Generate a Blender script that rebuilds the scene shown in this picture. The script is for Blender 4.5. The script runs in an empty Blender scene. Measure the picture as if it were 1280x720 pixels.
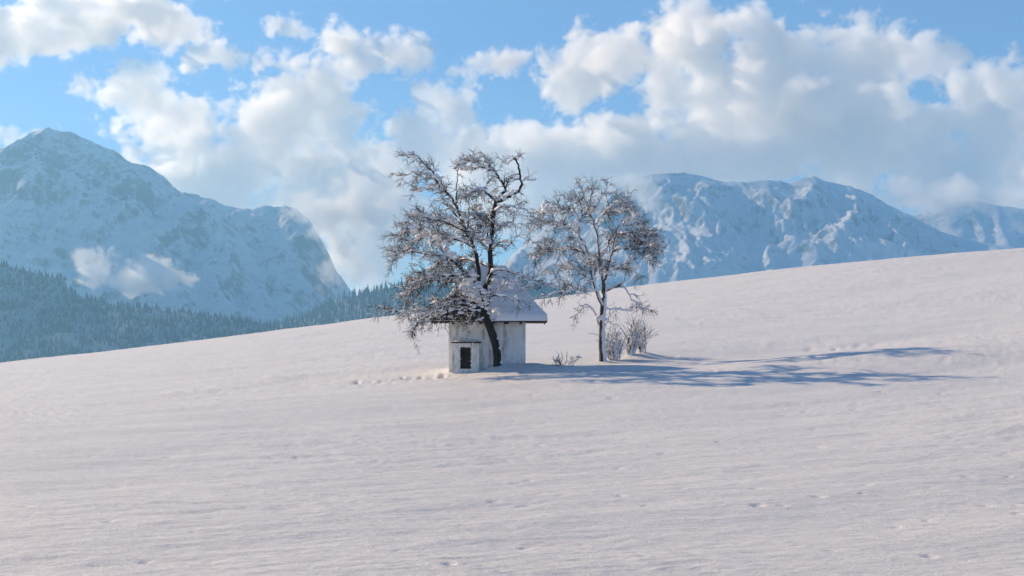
import bpy, math
import numpy as np
from mathutils import Vector

S = bpy.context.scene
R = math.radians

# ------------------------------------------------------------------ camera, sky, sun, exposure
F, YH = 1778.0, 440.0            # focal length and eye level of the photograph (1280 px wide)
cam_data = bpy.data.cameras.new('camera')
cam = bpy.data.objects.new('camera', cam_data)
S.collection.objects.link(cam)
S.camera = cam
cam_data.sensor_width = 36.0
cam_data.lens = 36.0 * F / 1280.0
cam_data.shift_y = (YH - 360.0) / 1280.0
cam_data.clip_start, cam_data.clip_end = 0.3, 60000.0
cam.location = (0, 0, 0)
cam.rotation_euler = (R(90), 0, 0)

SUN_EL, SUN_AZ = R(25.0), R(35.0)
SUN = Vector((-math.cos(SUN_AZ) * math.cos(SUN_EL), math.sin(SUN_AZ) * math.cos(SUN_EL), math.sin(SUN_EL)))
world = bpy.data.worlds.new('World')
S.world = world
world.use_nodes = True
wt = world.node_tree
sky = wt.nodes.new('ShaderNodeTexSky')
sky.sky_type = 'NISHITA'
sky.sun_disc = False
sky.sun_elevation = SUN_EL
sky.sun_rotation = math.atan2(SUN.x, SUN.y)
sky.altitude = 1200
sky.air_density = 1.0
sky.dust_density = 0.1
sky.ozone_density = 6.0
wt.links.new(sky.outputs[0], wt.nodes['Background'].inputs[0])
wt.nodes['Background'].inputs[1].default_value = 0.095

sun_data = bpy.data.lights.new('sun', 'SUN')
sun_data.energy = 5.0
sun_data.angle = R(0.5)
sun_data.color = (1.0, 0.765, 0.505)
sun_ob = bpy.data.objects.new('sun', sun_data)
S.collection.objects.link(sun_ob)
sun_ob.rotation_euler = SUN.to_track_quat('Z', 'Y').to_euler()

S.view_settings.view_transform = 'Standard'
S.view_settings.look = 'None'
S.view_settings.gamma = 1.0
S.view_settings.exposure = 0.50

cy = S.cycles
cy.use_denoising = True
cy.max_bounces = 16
cy.diffuse_bounces = 3
cy.glossy_bounces = 2
cy.transparent_max_bounces = 8
cy.volume_bounces = 14
cy.volume_step_rate = 2.0
cy.volume_max_steps = 512
cy.diffuse_bounces = 3
cy.use_adaptive_sampling = True
cy.adaptive_threshold = 0.015

HAZE = 1.4e-4


# ------------------------------------------------------------------ helpers
def link(o, parent=None):
    S.collection.objects.link(o)
    if parent is not None:
        o.parent = parent
    return o


def tag(o, label=None, cat=None, group=None, kind=None):
    if label: o['label'] = label
    if cat: o['category'] = cat
    if group: o['group'] = group
    if kind: o['kind'] = kind
    return o


def empty(name, loc):
    o = bpy.data.objects.new(name, None)
    o.location = loc
    o.empty_display_size = 0.2
    return link(o)


def mesh_np(name, V, quads=None, tris=None, mat=None, parent=None, smooth=True):
    V = np.asarray(V, np.float32)
    me = bpy.data.meshes.new(name)
    nq = 0 if quads is None else len(quads)
    nt = 0 if tris is None else len(tris)
    idx = []
    if nq: idx.append(np.asarray(quads, np.int32).ravel())
    if nt: idx.append(np.asarray(tris, np.int32).ravel())
    idx = np.concatenate(idx)
    me.vertices.add(len(V))
    me.vertices.foreach_set('co', V.ravel())
    me.loops.add(len(idx))
    me.loops.foreach_set('vertex_index', idx)
    me.polygons.add(nq + nt)
    start = np.concatenate([np.arange(nq) * 4, nq * 4 + np.arange(nt) * 3]).astype(np.int32)
    me.polygons.foreach_set('loop_start', start)
    me.update(calc_edges=True)
    me.polygons.foreach_set('use_smooth', np.full(nq + nt, smooth))
    if mat: me.materials.append(mat)
    me.validate()
    return link(bpy.data.objects.new(name, me), parent)


class MB:
    """collects pieces of one mesh"""
    def __init__(self):
        self.V, self.Q, self.T, self.n = [], [], [], 0

    def add(self, V, Q=None, T=None):
        if len(V) == 0: return
        self.V.append(np.asarray(V, np.float32))
        if Q is not None and len(Q): self.Q.append(np.asarray(Q, np.int64) + self.n)
        if T is not None and len(T): self.T.append(np.asarray(T, np.int64) + self.n)
        self.n += len(V)

    def box(self, lo, hi, jit=0.0, rng=None):
        (a, b, c), (d, e, f) = lo, hi
        V = np.array([(a, b, c), (d, b, c), (d, e, c), (a, e, c), (a, b, f), (d, b, f), (d, e, f), (a, e, f)], float)
        if jit: V += rng.uniform(-jit, jit, V.shape)
        self.add(V, [(0, 3, 2, 1), (4, 5, 6, 7), (0, 1, 5, 4), (1, 2, 6, 5), (2, 3, 7, 6), (3, 0, 4, 7)])

    def build(self, name, mat, parent=None, smooth=True):
        return mesh_np(name, np.concatenate(self.V), np.concatenate(self.Q) if self.Q else None,
                       np.concatenate(self.T) if self.T else None, mat, parent, smooth)


def hash2(i, j, seed):
    h = (i.astype(np.int64) * 374761393 + j.astype(np.int64) * 668265263 + seed * 1442695041) & 0xffffffff
    h = ((h ^ (h >> 13)) * 1274126177) & 0xffffffff
    h = ((h ^ (h >> 16)) * 2246822519) & 0xffffffff
    return (h ^ (h >> 15)) & 0xffffffff


def perlin(x, y, seed=0):
    xi, yi = np.floor(x), np.floor(y)
    xf, yf = x - xi, y - yi
    def g(a, b):
        t = hash2(xi + a, yi + b, seed) / 4294967296.0 * 2 * np.pi
        return np.cos(t) * (xf - a) + np.sin(t) * (yf - b)
    u = xf ** 3 * (xf * (xf * 6 - 15) + 10)
    v = yf ** 3 * (yf * (yf * 6 - 15) + 10)
    n0 = g(0, 0) * (1 - u) + g(1, 0) * u
    n1 = g(0, 1) * (1 - u) + g(1, 1) * u
    return (n0 * (1 - v) + n1 * v) * 1.5


def fbm(x, y, seed=0, octv=5, gain=0.5, ridged=False):
    s, a, t = 0, 1.0, 0
    for k in range(octv):
        n = perlin(x * 2 ** k + 13.7 * k, y * 2 ** k - 7.1 * k, seed + k)
        if ridged: n = 1 - 2 * np.abs(n)
        s = s + a * n
        t += a
        a *= gain
    return s / t


def smoothstep(a, b, x):
    t = np.clip((np.asarray(x) - a) / (b - a), 0, 1)
    return t * t * (3 - 2 * t)


# ------------------------------------------------------------------ materials
def new_mat(name):
    m = bpy.data.materials.new(name)
    m.use_nodes = True
    return m, m.node_tree, m.node_tree.nodes['Principled BSDF']


def nd(t, kind, **kw):
    n = t.nodes.new(kind)
    for k, v in kw.items():
        if k in n.inputs: n.inputs[k].default_value = v
        else: setattr(n, k, v)
    return n


def noise(t, vec, scale, detail=4.0, rough=0.55, dist=0.0):
    n = nd(t, 'ShaderNodeTexNoise')
    n.inputs['Scale'].default_value = scale
    n.inputs['Detail'].default_value = detail
    n.inputs['Roughness'].default_value = rough
    n.inputs['Distortion'].default_value = dist
    t.links.new(vec, n.inputs['Vector'])
    return n.outputs[0]


def mapping(t, scale=(1, 1, 1), rot=(0, 0, 0)):
    g = nd(t, 'ShaderNodeNewGeometry')
    m = nd(t, 'ShaderNodeMapping')
    m.inputs['Scale'].default_value = scale
    m.inputs['Rotation'].default_value = rot
    t.links.new(g.outputs['Position'], m.inputs['Vector'])
    return m.outputs[0]


def ramp(t, val, stops):
    r = nd(t, 'ShaderNodeValToRGB')
    e = r.color_ramp.elements
    while len(e) < len(stops): e.new(0.5)
    for k, (p, c) in enumerate(stops):
        e[k].position = p
        e[k].color = (*c, 1) if len(c) == 3 else c
    t.links.new(val, r.inputs[0])
    return r.outputs[0]


def math_n(t, op, a, b=None, clamp=False):
    n = nd(t, 'ShaderNodeMath', operation=op, use_clamp=clamp)
    for k, v in enumerate((a, b)):
        if v is None: continue
        if hasattr(v, 'is_output'): t.links.new(v, n.inputs[k])
        else: n.inputs[k].default_value = v
    return n.outputs[0]


def mixc(t, fac, a, b):
    n = nd(t, 'ShaderNodeMix', data_type='RGBA')
    for s, v in ((n.inputs[0], fac), (n.inputs[6], a), (n.inputs[7], b)):
        if hasattr(v, 'is_output'): t.links.new(v, s)
        else: s.default_value = v if not isinstance(v, tuple) or len(v) == 4 else (*v, 1)
    return n.outputs[2]


def bump(t, h, strength, distance, prev=None):
    b = nd(t, 'ShaderNodeBump')
    b.inputs['Strength'].default_value = strength
    b.inputs['Distance'].default_value = distance
    t.links.new(h, b.inputs['Height'])
    if prev is not None: t.links.new(prev, b.inputs['Normal'])
    return b.outputs[0]


def make_field_snow():
    m, t, p = new_mat('field_snow')
    p.inputs['Roughness'].default_value = 0.55
    p.inputs['Specular IOR Level'].default_value = 0.25
    big = noise(t, mapping(t, (0.25, 0.6, 1), (0, 0, R(-20))), 1.0, 3)
    col = ramp(t, big, [(0.3, (0.82, 0.81, 0.81)), (0.7, (0.89, 0.87, 0.865))])
    # speckle: slight tone of the snow grains plus their fine bump shading painted in
    for sc, lo in ((46.0, 0.84), (15.0, 0.90), (5.0, 0.94)):
        g = noise(t, mapping(t, (0.7, 1, 1)), sc, 2, 0.6)
        sp = nd(t, 'ShaderNodeMix', data_type='RGBA', blend_type='MULTIPLY')
        sp.inputs[0].default_value = 1.0
        t.links.new(col, sp.inputs[6])
        t.links.new(ramp(t, g, [(0.36, (lo, lo, lo * 1.01)), (0.60, (1, 1, 1))]), sp.inputs[7])
        col = sp.outputs[2]
    t.links.new(col, p.inputs['Base Color'])
    a = noise(t, mapping(t, (0.55, 3.0, 1), (0, 0, R(-20))), 1.6, 6, 0.62)
    b = noise(t, mapping(t), 34.0, 4, 0.8)
    n = bump(t, a, 0.4, 0.12)
    n = bump(t, b, 0.9, 0.022, n)
    n = bump(t, noise(t, mapping(t, (0.5, 1, 1)), 9.0, 3, 0.7), 0.5, 0.03, n)
    t.links.new(n, p.inputs['Normal'])
    return m


def make_snow():
    m, t, p = new_mat('fresh_snow')
    p.inputs['Roughness'].default_value = 0.6
    p.inputs['Specular IOR Level'].default_value = 0.2
    p.inputs['Base Color'].default_value = (0.84, 0.84, 0.86, 1)
    n = bump(t, noise(t, mapping(t), 14.0, 4, 0.6), 0.5, 0.03)
    t.links.new(n, p.inputs['Normal'])
    return m


def make_bark(name, lo, hi, scale=9.0):
    m, t, p = new_mat(name)
    p.inputs['Roughness'].default_value = 0.85
    p.inputs['Specular IOR Level'].default_value = 0.25
    h = noise(t, mapping(t, (1, 1, 0.25)), scale, 5, 0.65)
    t.links.new(ramp(t, h, [(0.35, lo), (0.7, hi)]), p.inputs['Base Color'])
    t.links.new(bump(t, h, 0.9, 0.03), p.inputs['Normal'])
    return m


def make_rime_bark():
    """grey bark of the right tree with wind blown snow stuck to its right-hand flank"""
    m, t, p = new_mat('rimed_bark')
    p.inputs['Roughness'].default_value = 0.85
    h = noise(t, mapping(t, (1, 1, 0.3)), 7.0, 5, 0.65)
    base = ramp(t, h, [(0.35, (0.02, 0.017, 0.015)), (0.7, (0.09, 0.075, 0.065))])
    g = nd(t, 'ShaderNodeNewGeometry')
    s = nd(t, 'ShaderNodeSeparateXYZ')
    t.links.new(g.outputs['Normal'], s.inputs[0])
    f = math_n(t, 'ADD', math_n(t, 'ADD', s.outputs[0], math_n(t, 'MULTIPLY', h, 1.5)), -0.55)
    f = math_n(t, 'MULTIPLY', f, 4.0, True)
    t.links.new(mixc(t, f, base, (0.78, 0.78, 0.8, 1)), p.inputs['Base Color'])
    t.links.new(bump(t, h, 0.9, 0.03), p.inputs['Normal'])
    return m


def make_mountain(name, tree_top, rock=(0.19, 0.187, 0.19)):
    m, t, p = new_mat(name)
    p.inputs['Roughness'].default_value = 0.9
    p.inputs['Specular IOR Level'].default_value = 0.1
    g = nd(t, 'ShaderNodeNewGeometry')
    s = nd(t, 'ShaderNodeSeparateXYZ')
    t.links.new(g.outputs['Normal'], s.inputs[0])
    z = nd(t, 'ShaderNodeSeparateXYZ')
    t.links.new(g.outputs['Position'], z.inputs[0])
    n1 = noise(t, mapping(t, (1, 1, 1.7)), 0.0085, 10, 0.72, 0.4)
    n2 = noise(t, mapping(t, (1, 1, 0.45)), 0.05, 6, 0.75)
    steep = math_n(t, 'ADD', math_n(t, 'MULTIPLY', s.outputs[2], -2.1), 1.55)
    f = math_n(t, 'ADD', steep, math_n(t, 'MULTIPLY', math_n(t, 'ADD', n1, -0.5), 2.6))
    f = math_n(t, 'ADD', f, math_n(t, 'MULTIPLY', math_n(t, 'ADD', n2, -0.5), 2.0))
    hi = math_n(t, 'MULTIPLY', math_n(t, 'SUBTRACT', z.outputs[2], 380.0), 1.0 / 330.0, True)
    f = math_n(t, 'ADD', f, math_n(t, 'ADD', math_n(t, 'MULTIPLY', hi, 0.55), -0.15))
    f = math_n(t, 'MULTIPLY', f, 1.6, True)
    rk = ramp(t, n2, [(0.3, (rock[0] * .6, rock[1] * .6, rock[2] * .6)), (0.7, rock)])
    col = mixc(t, f, (0.82, 0.82, 0.84, 1), rk)
    # dwarf pines and woods on the lower slopes
    w = math_n(t, 'MULTIPLY', math_n(t, 'SUBTRACT', tree_top, z.outputs[2]), 1.0 / 260.0)
    w = math_n(t, 'ADD', w, math_n(t, 'MULTIPLY', math_n(t, 'ADD', n1, -0.5), 3.2))
    w = math_n(t, 'ADD', w, math_n(t, 'MULTIPLY', math_n(t, 'ADD', n2, -0.5), 2.0))
    w = math_n(t, 'MULTIPLY', w, 1.3, True)
    w = math_n(t, 'MULTIPLY', w, 0.6)
    col = mixc(t, w, col, (0.10, 0.115, 0.105, 1))
    t.links.new(col, p.inputs['Base Color'])
    nn = bump(t, n2, 0.5, 8.0)
    nn = bump(t, noise(t, mapping(t), 0.09, 5, 0.7), 0.8, 6.0, nn)
    t.links.new(nn, p.inputs['Normal'])
    return m


def make_conifer():
    m, t, p = new_mat('snowy_conifer')
    p.inputs['Roughness'].default_value = 0.9
    p.inputs['Specular IOR Level'].default_value = 0.1
    n = noise(t, mapping(t), 0.35, 3, 0.7)
    t.links.new(ramp(t, n, [(0.40, (0.035, 0.042, 0.045)), (0.60, (0.09, 0.10, 0.107)), (0.80, (0.26, 0.27, 0.28))]), p.inputs['Base Color'])
    return m


def make_plaster():
    m, t, p = new_mat('weathered_whitewash')
    p.inputs['Roughness'].default_value = 0.9
    p.inputs['Specular IOR Level'].default_value = 0.15
    n1 = noise(t, mapping(t, (1, 1, 0.6)), 2.2, 7, 0.68, 0.5)
    n2 = noise(t, mapping(t, (1, 1, 0.25)), 6.0, 5, 0.6)
    c = ramp(t, n1, [(0.28, (0.58, 0.56, 0.53)), (0.42, (0.80, 0.78, 0.75)), (0.6, (0.88, 0.86, 0.83))])
    c = mixc(t, ramp(t, n2, [(0.50, (0, 0, 0)), (0.68, (0.8, 0.8, 0.8))]), c, (0.33, 0.30, 0.27, 1))
    # rubble joints showing through the thin coat
    mp = mapping(t, (2.1, 2.1, 4.6))
    v = nd(t, 'ShaderNodeTexVoronoi', feature='DISTANCE_TO_EDGE')
    v.inputs['Scale'].default_value = 1.0
    t.links.new(mp, v.inputs['Vector'])
    jt = ramp(t, v.outputs[0], [(0.0, (0.5, 0.5, 0.5)), (0.06, (0, 0, 0))])
    c = mixc(t, math_n(t, 'MULTIPLY', jt, math_n(t, 'MULTIPLY', n2, 0.22)), c, (0.25, 0.23, 0.22, 1))
    t.links.new(c, p.inputs['Base Color'])
    n = bump(t, n1, 0.5, 0.03)
    n = bump(t, v.outputs[0], 0.15, 0.03, n)
    t.links.new(n, p.inputs['Normal'])
    return m


def make_wood(name, lo, hi, sc=(1, 1, 8)):
    m, t, p = new_mat(name)
    p.inputs['Roughness'].default_value = 0.85
    h = noise(t, mapping(t, sc), 3.0, 5, 0.6)
    t.links.new(ramp(t, h, [(0.3, lo), (0.7, hi)]), p.inputs['Base Color'])
    t.links.new(bump(t, h, 0.6, 0.02), p.inputs['Normal'])
    return m


M_FIELD = make_field_snow()
M_SNOW = make_snow()
M_BARK = make_bark('dark_bark', (0.010, 0.009, 0.008), (0.045, 0.038, 0.033))
M_RIME = make_rime_bark()
M_TWIG = make_bark('brown_twig', (0.014, 0.012, 0.011), (0.046, 0.039, 0.034), 5.0)
M_PLASTER = make_plaster()
M_SHINGLE = make_wood('old_shingles', (0.022, 0.019, 0.017), (0.075, 0.065, 0.055), (2, 1, 14))
M_WOOD = make_wood('dark_timber', (0.02, 0.016, 0.013), (0.07, 0.052, 0.04), (10, 10, 1))
M_INTERIOR = make_wood('dark_interior', (0.012, 0.010, 0.009), (0.06, 0.045, 0.035), (2, 2, 2))  # dark brown tone for the back and blocks inside the opening
M_CONIFER = make_conifer()

# ------------------------------------------------------------------ ground: one sheet from behind the viewer to the far valley
def P(px, py, Y):
    """a spot of the photograph at distance Y, in metres"""
    return np.array([(px - 640.0) / F * Y, Y, (YH - py) / F * Y])

CREST = 150.0
_ctl = [P(px, py, CREST) for px, py in [(-320, 488), (0, 453.5), (250, 425), (480, 395.5), (640, 378), (800, 357.5), (960, 338), (1280, 309), (1600, 286)]]
_ctl += [P(622, 463, 56.3), P(754, 455, 61), P(561, 469, 56.6), P(657, 459, 57), P(560, 455, 62), P(350, 482, 57), P(0, 507, 57), P(-300, 530, 57),
         P(1145, 440, 53), P(1095, 441, 53.6), P(1215, 470, 46.5), P(1350, 425, 56), P(1000, 458, 51), P(880, 466, 52), P(800, 446, 63), P(1000, 445, 62)]
_ctl += [np.array(c, float) for c in [(-6, 15, -2.48), (0, 15, -2.36), (6, 15, -2.22), (0, 0, -2.0), (-25, 0, -2.8), (25, 0, -1.3), (0, -12, -1.8),
                                      (-14, 30, -2.25), (14, 32, -1.45)]]
_ctl = np.array(_ctl)
_PX, _PZ = _ctl[:, :2] / 50.0, _ctl[:, 2]

def _tps_k(d2):
    return np.where(d2 > 1e-12, d2 * np.log(np.maximum(d2, 1e-12)), 0.0)

_n = len(_ctl)
_A = np.zeros((_n + 3, _n + 3))
_A[:_n, :_n] = _tps_k(((_PX[:, None] - _PX[None]) ** 2).sum(-1)) + np.eye(_n) * 0.0015
_A[:_n, _n] = 1; _A[:_n, _n + 1:] = _PX
_A[_n, :_n] = 1; _A[_n + 1:, :_n] = _PX.T
_W = np.linalg.solve(_A, np.concatenate([_PZ, np.zeros(3)]))

def ground_base(X, Y):
    X, Y = np.broadcast_arrays(np.asarray(X, float), np.asarray(Y, float))
    xe = np.clip(X, -115, 150) / 50.0
    ye = np.clip(Y, -14, CREST) / 50.0
    sh = X.shape
    x, y = xe.ravel(), ye.ravel()
    z = _W[_n] + _W[_n + 1] * x + _W[_n + 2] * y
    for i in range(_n):
        z = z + _W[i] * _tps_k((x - _PX[i, 0]) ** 2 + (y - _PX[i, 1]) ** 2)
    z = z.reshape(sh)
    over = np.maximum(Y - CREST + 4, 0)
    z = z - over ** 2 / 300.0
    return np.maximum(z, -150.0 + 6 * 0)

def ground_at(px, py):
    """where the line of sight through a spot of the photograph meets the snow"""
    Ys = np.linspace(13, 148, 2701)
    z = ground_base((px - 640) / F * Ys, Ys)
    k = np.argmax(z >= (YH - py) / F * Ys)
    return np.array([(px - 640) / F * Ys[k], Ys[k], z[k]])

rng = np.random.default_rng(7)
pits = []          # x, y, radius, depth
def pit_row(pts, n, spread, rad, dep):
    pts = [ground_at(*p) for p in pts]
    for k in range(n):
        u = rng.uniform(0, len(pts) - 1)
        i = min(int(u), len(pts) - 2)
        p = pts[i] + (pts[i + 1] - pts[i]) * (u - i)
        pits.append((p[0] + rng.normal(0, spread), p[1] + rng.normal(0, spread * 1.6), rng.uniform(*rad), rng.uniform(*dep)))

pit_row([(500, 474), (530, 473), (560, 471)], 90, 0.25, (0.07, 0.17), (0.06, 0.16))
pit_row([(436, 478), (470, 478), (500, 476), (552, 473)], 60, 0.18, (0.06, 0.14), (0.04, 0.10))
pit_row([(560, 473), (580, 471), (600, 470)], 16, 0.15, (0.08, 0.16), (0.03, 0.08))
for px, py in [(1045, 437), (1056, 434), (1068, 436), (1078, 432), (1086, 433), (1092, 431.5), (1104, 431), (1074, 433), (1030, 437), (1012, 437)]:
    g = ground_at(px, py)
    pits.append((g[0], g[1], rng.uniform(0.16, 0.34), rng.uniform(0.12, 0.24)))
for px, py in [(805, 449), (815, 450), (825, 449), (790, 450), (845, 447), (860, 449)]:
    g = ground_at(px, py)
    pits.append((g[0], g[1], rng.uniform(0.12, 0.3), rng.uniform(0.05, 0.1)))
# scattered wind pits, thicker towards the lower right
for k in range(320):
    Y = 12 + 50 * rng.random() ** 1.5
    u = rng.uniform(-0.55, 0.55)
    if rng.random() > 0.35 + 0.65 * smoothstep(-0.3, 0.35, u) * (1 if Y < 32 else 0.5): continue
    pits.append((u * Y, Y, rng.uniform(0.05, 0.11) * (0.6 + Y / 40), rng.uniform(0.018, 0.042) * (0.6 + Y / 50)))
pits = np.array(pits)

# rows and columns: dense where the field is near, coarse beyond the crest and behind the viewer
ys = [-60, -40, -25, -15, -8, -3, 1, 4, 6.5, 8.5, 10]
y = 11.0
while y < 156:
    ys.append(y)
    y += min(max(y * y / 5500.0, 0.04), 1.2)
ys += [158, 162, 168, 178, 192, 215, 250, 300, 360, 430, 600, 1000, 2000, 4000, 7500, 12000]
ys = np.array(ys)
us = np.concatenate([[-9, -5, -3, -2, -1.4, -1.0, -0.8], np.linspace(-0.62, 0.62, 900), [0.8, 1.0, 1.4, 2, 3, 5, 9]])
wY = np.where(ys > 10, ys, 10 + 0.35 * np.abs(ys - 10))
GX = us[None, :] * wY[:, None]
GY = np.repeat(ys[:, None], len(us), 1)
GZ = ground_base(GX, GY)
near = (GY > 5) & (GY < 175)
fade = smoothstep(5, 9, GY) * (1 - smoothstep(150, 175, GY))
wind = R(20)
wx, wy = GX * math.cos(wind) + GY * math.sin(wind), -GX * math.sin(wind) + GY * math.cos(wind)
und = 0.16 * fbm(wx / 26, wy / 11, 3, 3) + 0.075 * fbm(wx / 7.0, wy / 2.6, 11, 3)
gust = 0.4 + 0.6 * smoothstep(-0.15, 0.4, fbm(GX / 14, GY / 12, 41, 2))
rip = gust * (0.030 * fbm(wx / 1.1 + 0.5 * perlin(wx / 3, wy / 3, 5), wy / 0.46, 23, 4, 0.6, True)
              + 0.048 * fbm(wx / 5.0 + 0.4 * perlin(wx / 5, wy / 5, 6), wy / 1.4, 61, 4, 0.6, True))
ter = fade * (und + rip)
ter = ter * np.where(((GX + 1) ** 2 / 10 + (GY - 57) ** 2 / 8) < 1, 0.35, 1)
for x0, y0, r0, d0 in pits:
    j0, j1 = np.searchsorted(ys, [y0 - 3 * r0, y0 + 3 * r0])
    j0 = max(j0 - 1, 0)
    gx, gy = GX[j0:j1 + 1], GY[j0:j1 + 1]
    q = ((gx - x0) ** 2 + ((gy - y0) / 1.1) ** 2) / r0 ** 2
    ter[j0:j1 + 1] += d0 * (-np.exp(-q * 1.6) + 0.04 * np.exp(-(np.sqrt(q) - 1.5) ** 2 * 5))
# snow banked against the foot of the hut and the tree trunks
for x0, y0, r0, d0 in [(0.1, 56.6, 0.8, 0.16), (-0.6, 56.5, 0.5, 0.12), (-2.7, 56.8, 0.6, 0.10), (0.9, 57.2, 0.7, 0.14), (P(622, 463, 56.3)[0], 56.3, 0.45, 0.10), (P(754, 455, 61)[0], 61.0, 0.5, 0.10), (P(790, 445, 62.5)[0], 62.5, 0.9, 0.16),
                       (P(806, 441, 63)[0], 63, 0.6, 0.12)]:
    ter += d0 * np.exp(-((GX - x0) ** 2 + (GY - y0) ** 2) / r0 ** 2)
GZ = GZ + ter
nr, nc = GX.shape
I = np.arange(nr * nc).reshape(nr, nc)
Q = np.stack([I[:-1, :-1], I[:-1, 1:], I[1:, 1:], I[1:, :-1]], -1).reshape(-1, 4)
field = mesh_np('snow_field', np.stack([GX, GY, GZ], -1).reshape(-1, 3), Q, None, M_FIELD)
tag(field, 'pale pinkish snow field sloping up to the right', 'snow field', kind='structure')

def gz(x, y):
    return float(ground_base(np.array([x]), np.array([y]))[0])

# ------------------------------------------------------------------ mountains
def mountain(name, label, outline, Yr, wf, wb, seed, mat, step, spur=130.0, cell=230.0, base=-150.0, rough=16.0, kind='structure', convex=1.0):
    o = np.array(outline, float)
    ox, oz = (o[:, 0] - 640) / F * Yr, (YH - o[:, 1]) / F * Yr
    xs = np.arange(ox[0], ox[-1], step)
    yy = np.concatenate([np.arange(-wf, 0, step), np.arange(0, wb, step * 3)])
    X, T = np.meshgrid(xs, yy)
    wander = 120 * fbm(X / 700, X * 0 + 3.3, seed + 50, 3)
    Y = Yr + T + wander
    warp = 0.35 * fbm(X / cell / 2, Y / cell / 2, seed + 9, 3) * cell
    t = np.where(T < 0, -T / wf, T / wb)
    h = np.interp(X + warp * np.minimum(t * 3, 1), ox, oz) - base
    prof = (1 - t) ** convex
    sp = fbm((X + warp) / cell, Y / (cell * 2.4), seed, 6, 0.52, True) - 0.35
    env = np.minimum(t * 7, 1) * (1 - t) ** 0.6
    Z = base + h * prof + spur * sp * env * np.clip(h / 500, 0.2, 1.2)
    Z += rough * fbm(X / 90, Y / 90, seed + 3, 5, 0.6) * np.minimum(0.12 + t * 5, 1)
    Z += rough * 0.55 * (fbm(X / 60, X * 0 + 1.7, seed + 77, 5, 0.62, True) - .3) * (1 - np.minimum(t * 8, 1))
    Z = np.maximum(Z, base - 0.5)
    n0, n1 = X.shape
    I = np.arange(n0 * n1).reshape(n0, n1)
    Q = np.stack([I[:-1, :-1], I[:-1, 1:], I[1:, 1:], I[1:, :-1]], -1).reshape(-1, 4)
    ob = mesh_np(name, np.stack([X, Y, Z], -1).reshape(-1, 3), Q, None, mat)
    tag(ob, label, 'mountain' if 'mountain' in name else 'hill', kind=kind)
    return X, Y, Z

M_MTN = make_mountain('snowy_rock', 60.0)
M_MTN2 = make_mountain('snowy_rock_pale', -60.0, (0.24, 0.236, 0.24))
M_HILL = make_mountain('wooded_slope', 2500.0)

mountain('mountain', 'high snowy mountain with rounded rocky peak at the left',
         [(-420, 430), (-260, 300), (-120, 245), (-60, 222), (0, 204), (20, 185), (40, 170), (65, 163), (95, 168), (125, 182), (150, 192), (165, 204), (180, 207), (195, 213),
          (215, 232), (228, 243), (250, 251), (262, 249), (290, 285), (330, 330), (380, 380), (430, 425)], 4700, 1500, 600, 3, M_MTN, 6.0, spur=105, cell=180, rough=18)
mountain('mountain', 'snowy shoulder ridge beside the rounded peak',
         [(120, 300), (200, 240), (245, 244), (262, 250), (300, 263), (330, 258), (355, 257), (372, 262), (388, 277), (402, 300), (416, 330), (436, 362), (470, 395), (520, 430)],
         5100, 1200, 500, 21, M_MTN, 7.0, spur=110, cell=180, rough=22)
mountain('mountain', 'pale snow ridge showing behind the rounded peak',
         [(-420, 260), (-220, 200), (-80, 185), (0, 187), (30, 182), (70, 200), (130, 260), (200, 330)], 5600, 1100, 500, 33, M_MTN2, 12.0)
mountain('mountain', 'long jagged snow mountain behind the right tree',
         [(560, 400), (640, 320), (700, 268), (750, 236), (790, 222), (830, 219), (857, 217), (880, 222), (900, 228), (930, 229), (962, 227), (985, 231), (1000, 225), (1015, 222),
          (1035, 230), (1060, 235), (1085, 243), (1110, 257), (1135, 266), (1155, 278), (1180, 290), (1230, 303), (1290, 315), (1400, 340)], 5100, 1500, 600, 46, M_MTN2, 6.5, spur=85, cell=170, rough=14)
mountain('mountain', 'faint blue ridge at the far right under the clouds',
         [(1000, 380), (1060, 310), (1120, 277), (1160, 263), (1190, 254), (1212, 250), (1240, 257), (1280, 263), (1360, 280), (1500, 330)], 5900, 1000, 500, 58, M_MTN2, 12.0, spur=50, rough=8)
hill1 = mountain('hill', 'dark wooded hill rising at the left edge',
                 [(-420, 330), (-200, 300), (-60, 318), (0, 331), (40, 341), (76, 348), (84, 362), (110, 374), (150, 382), (200, 387), (250, 393), (320, 404), (400, 424), (520, 470)],
                 2800, 900, 500, 71, M_HILL, 8.0, spur=40, cell=160, rough=8.0)
hill2 = mountain('hill', 'paler wooded hill behind the snow-laden trees',
                 [(180, 450), (300, 424), (350, 408), (390, 392), (420, 377), (470, 364), (500, 358), (540, 356), (600, 360), (680, 357), (740, 376), (830, 410), (950, 450)],
                 3600, 900, 500, 83, M_HILL, 10.0, spur=40, cell=180, rough=8.0)


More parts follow.
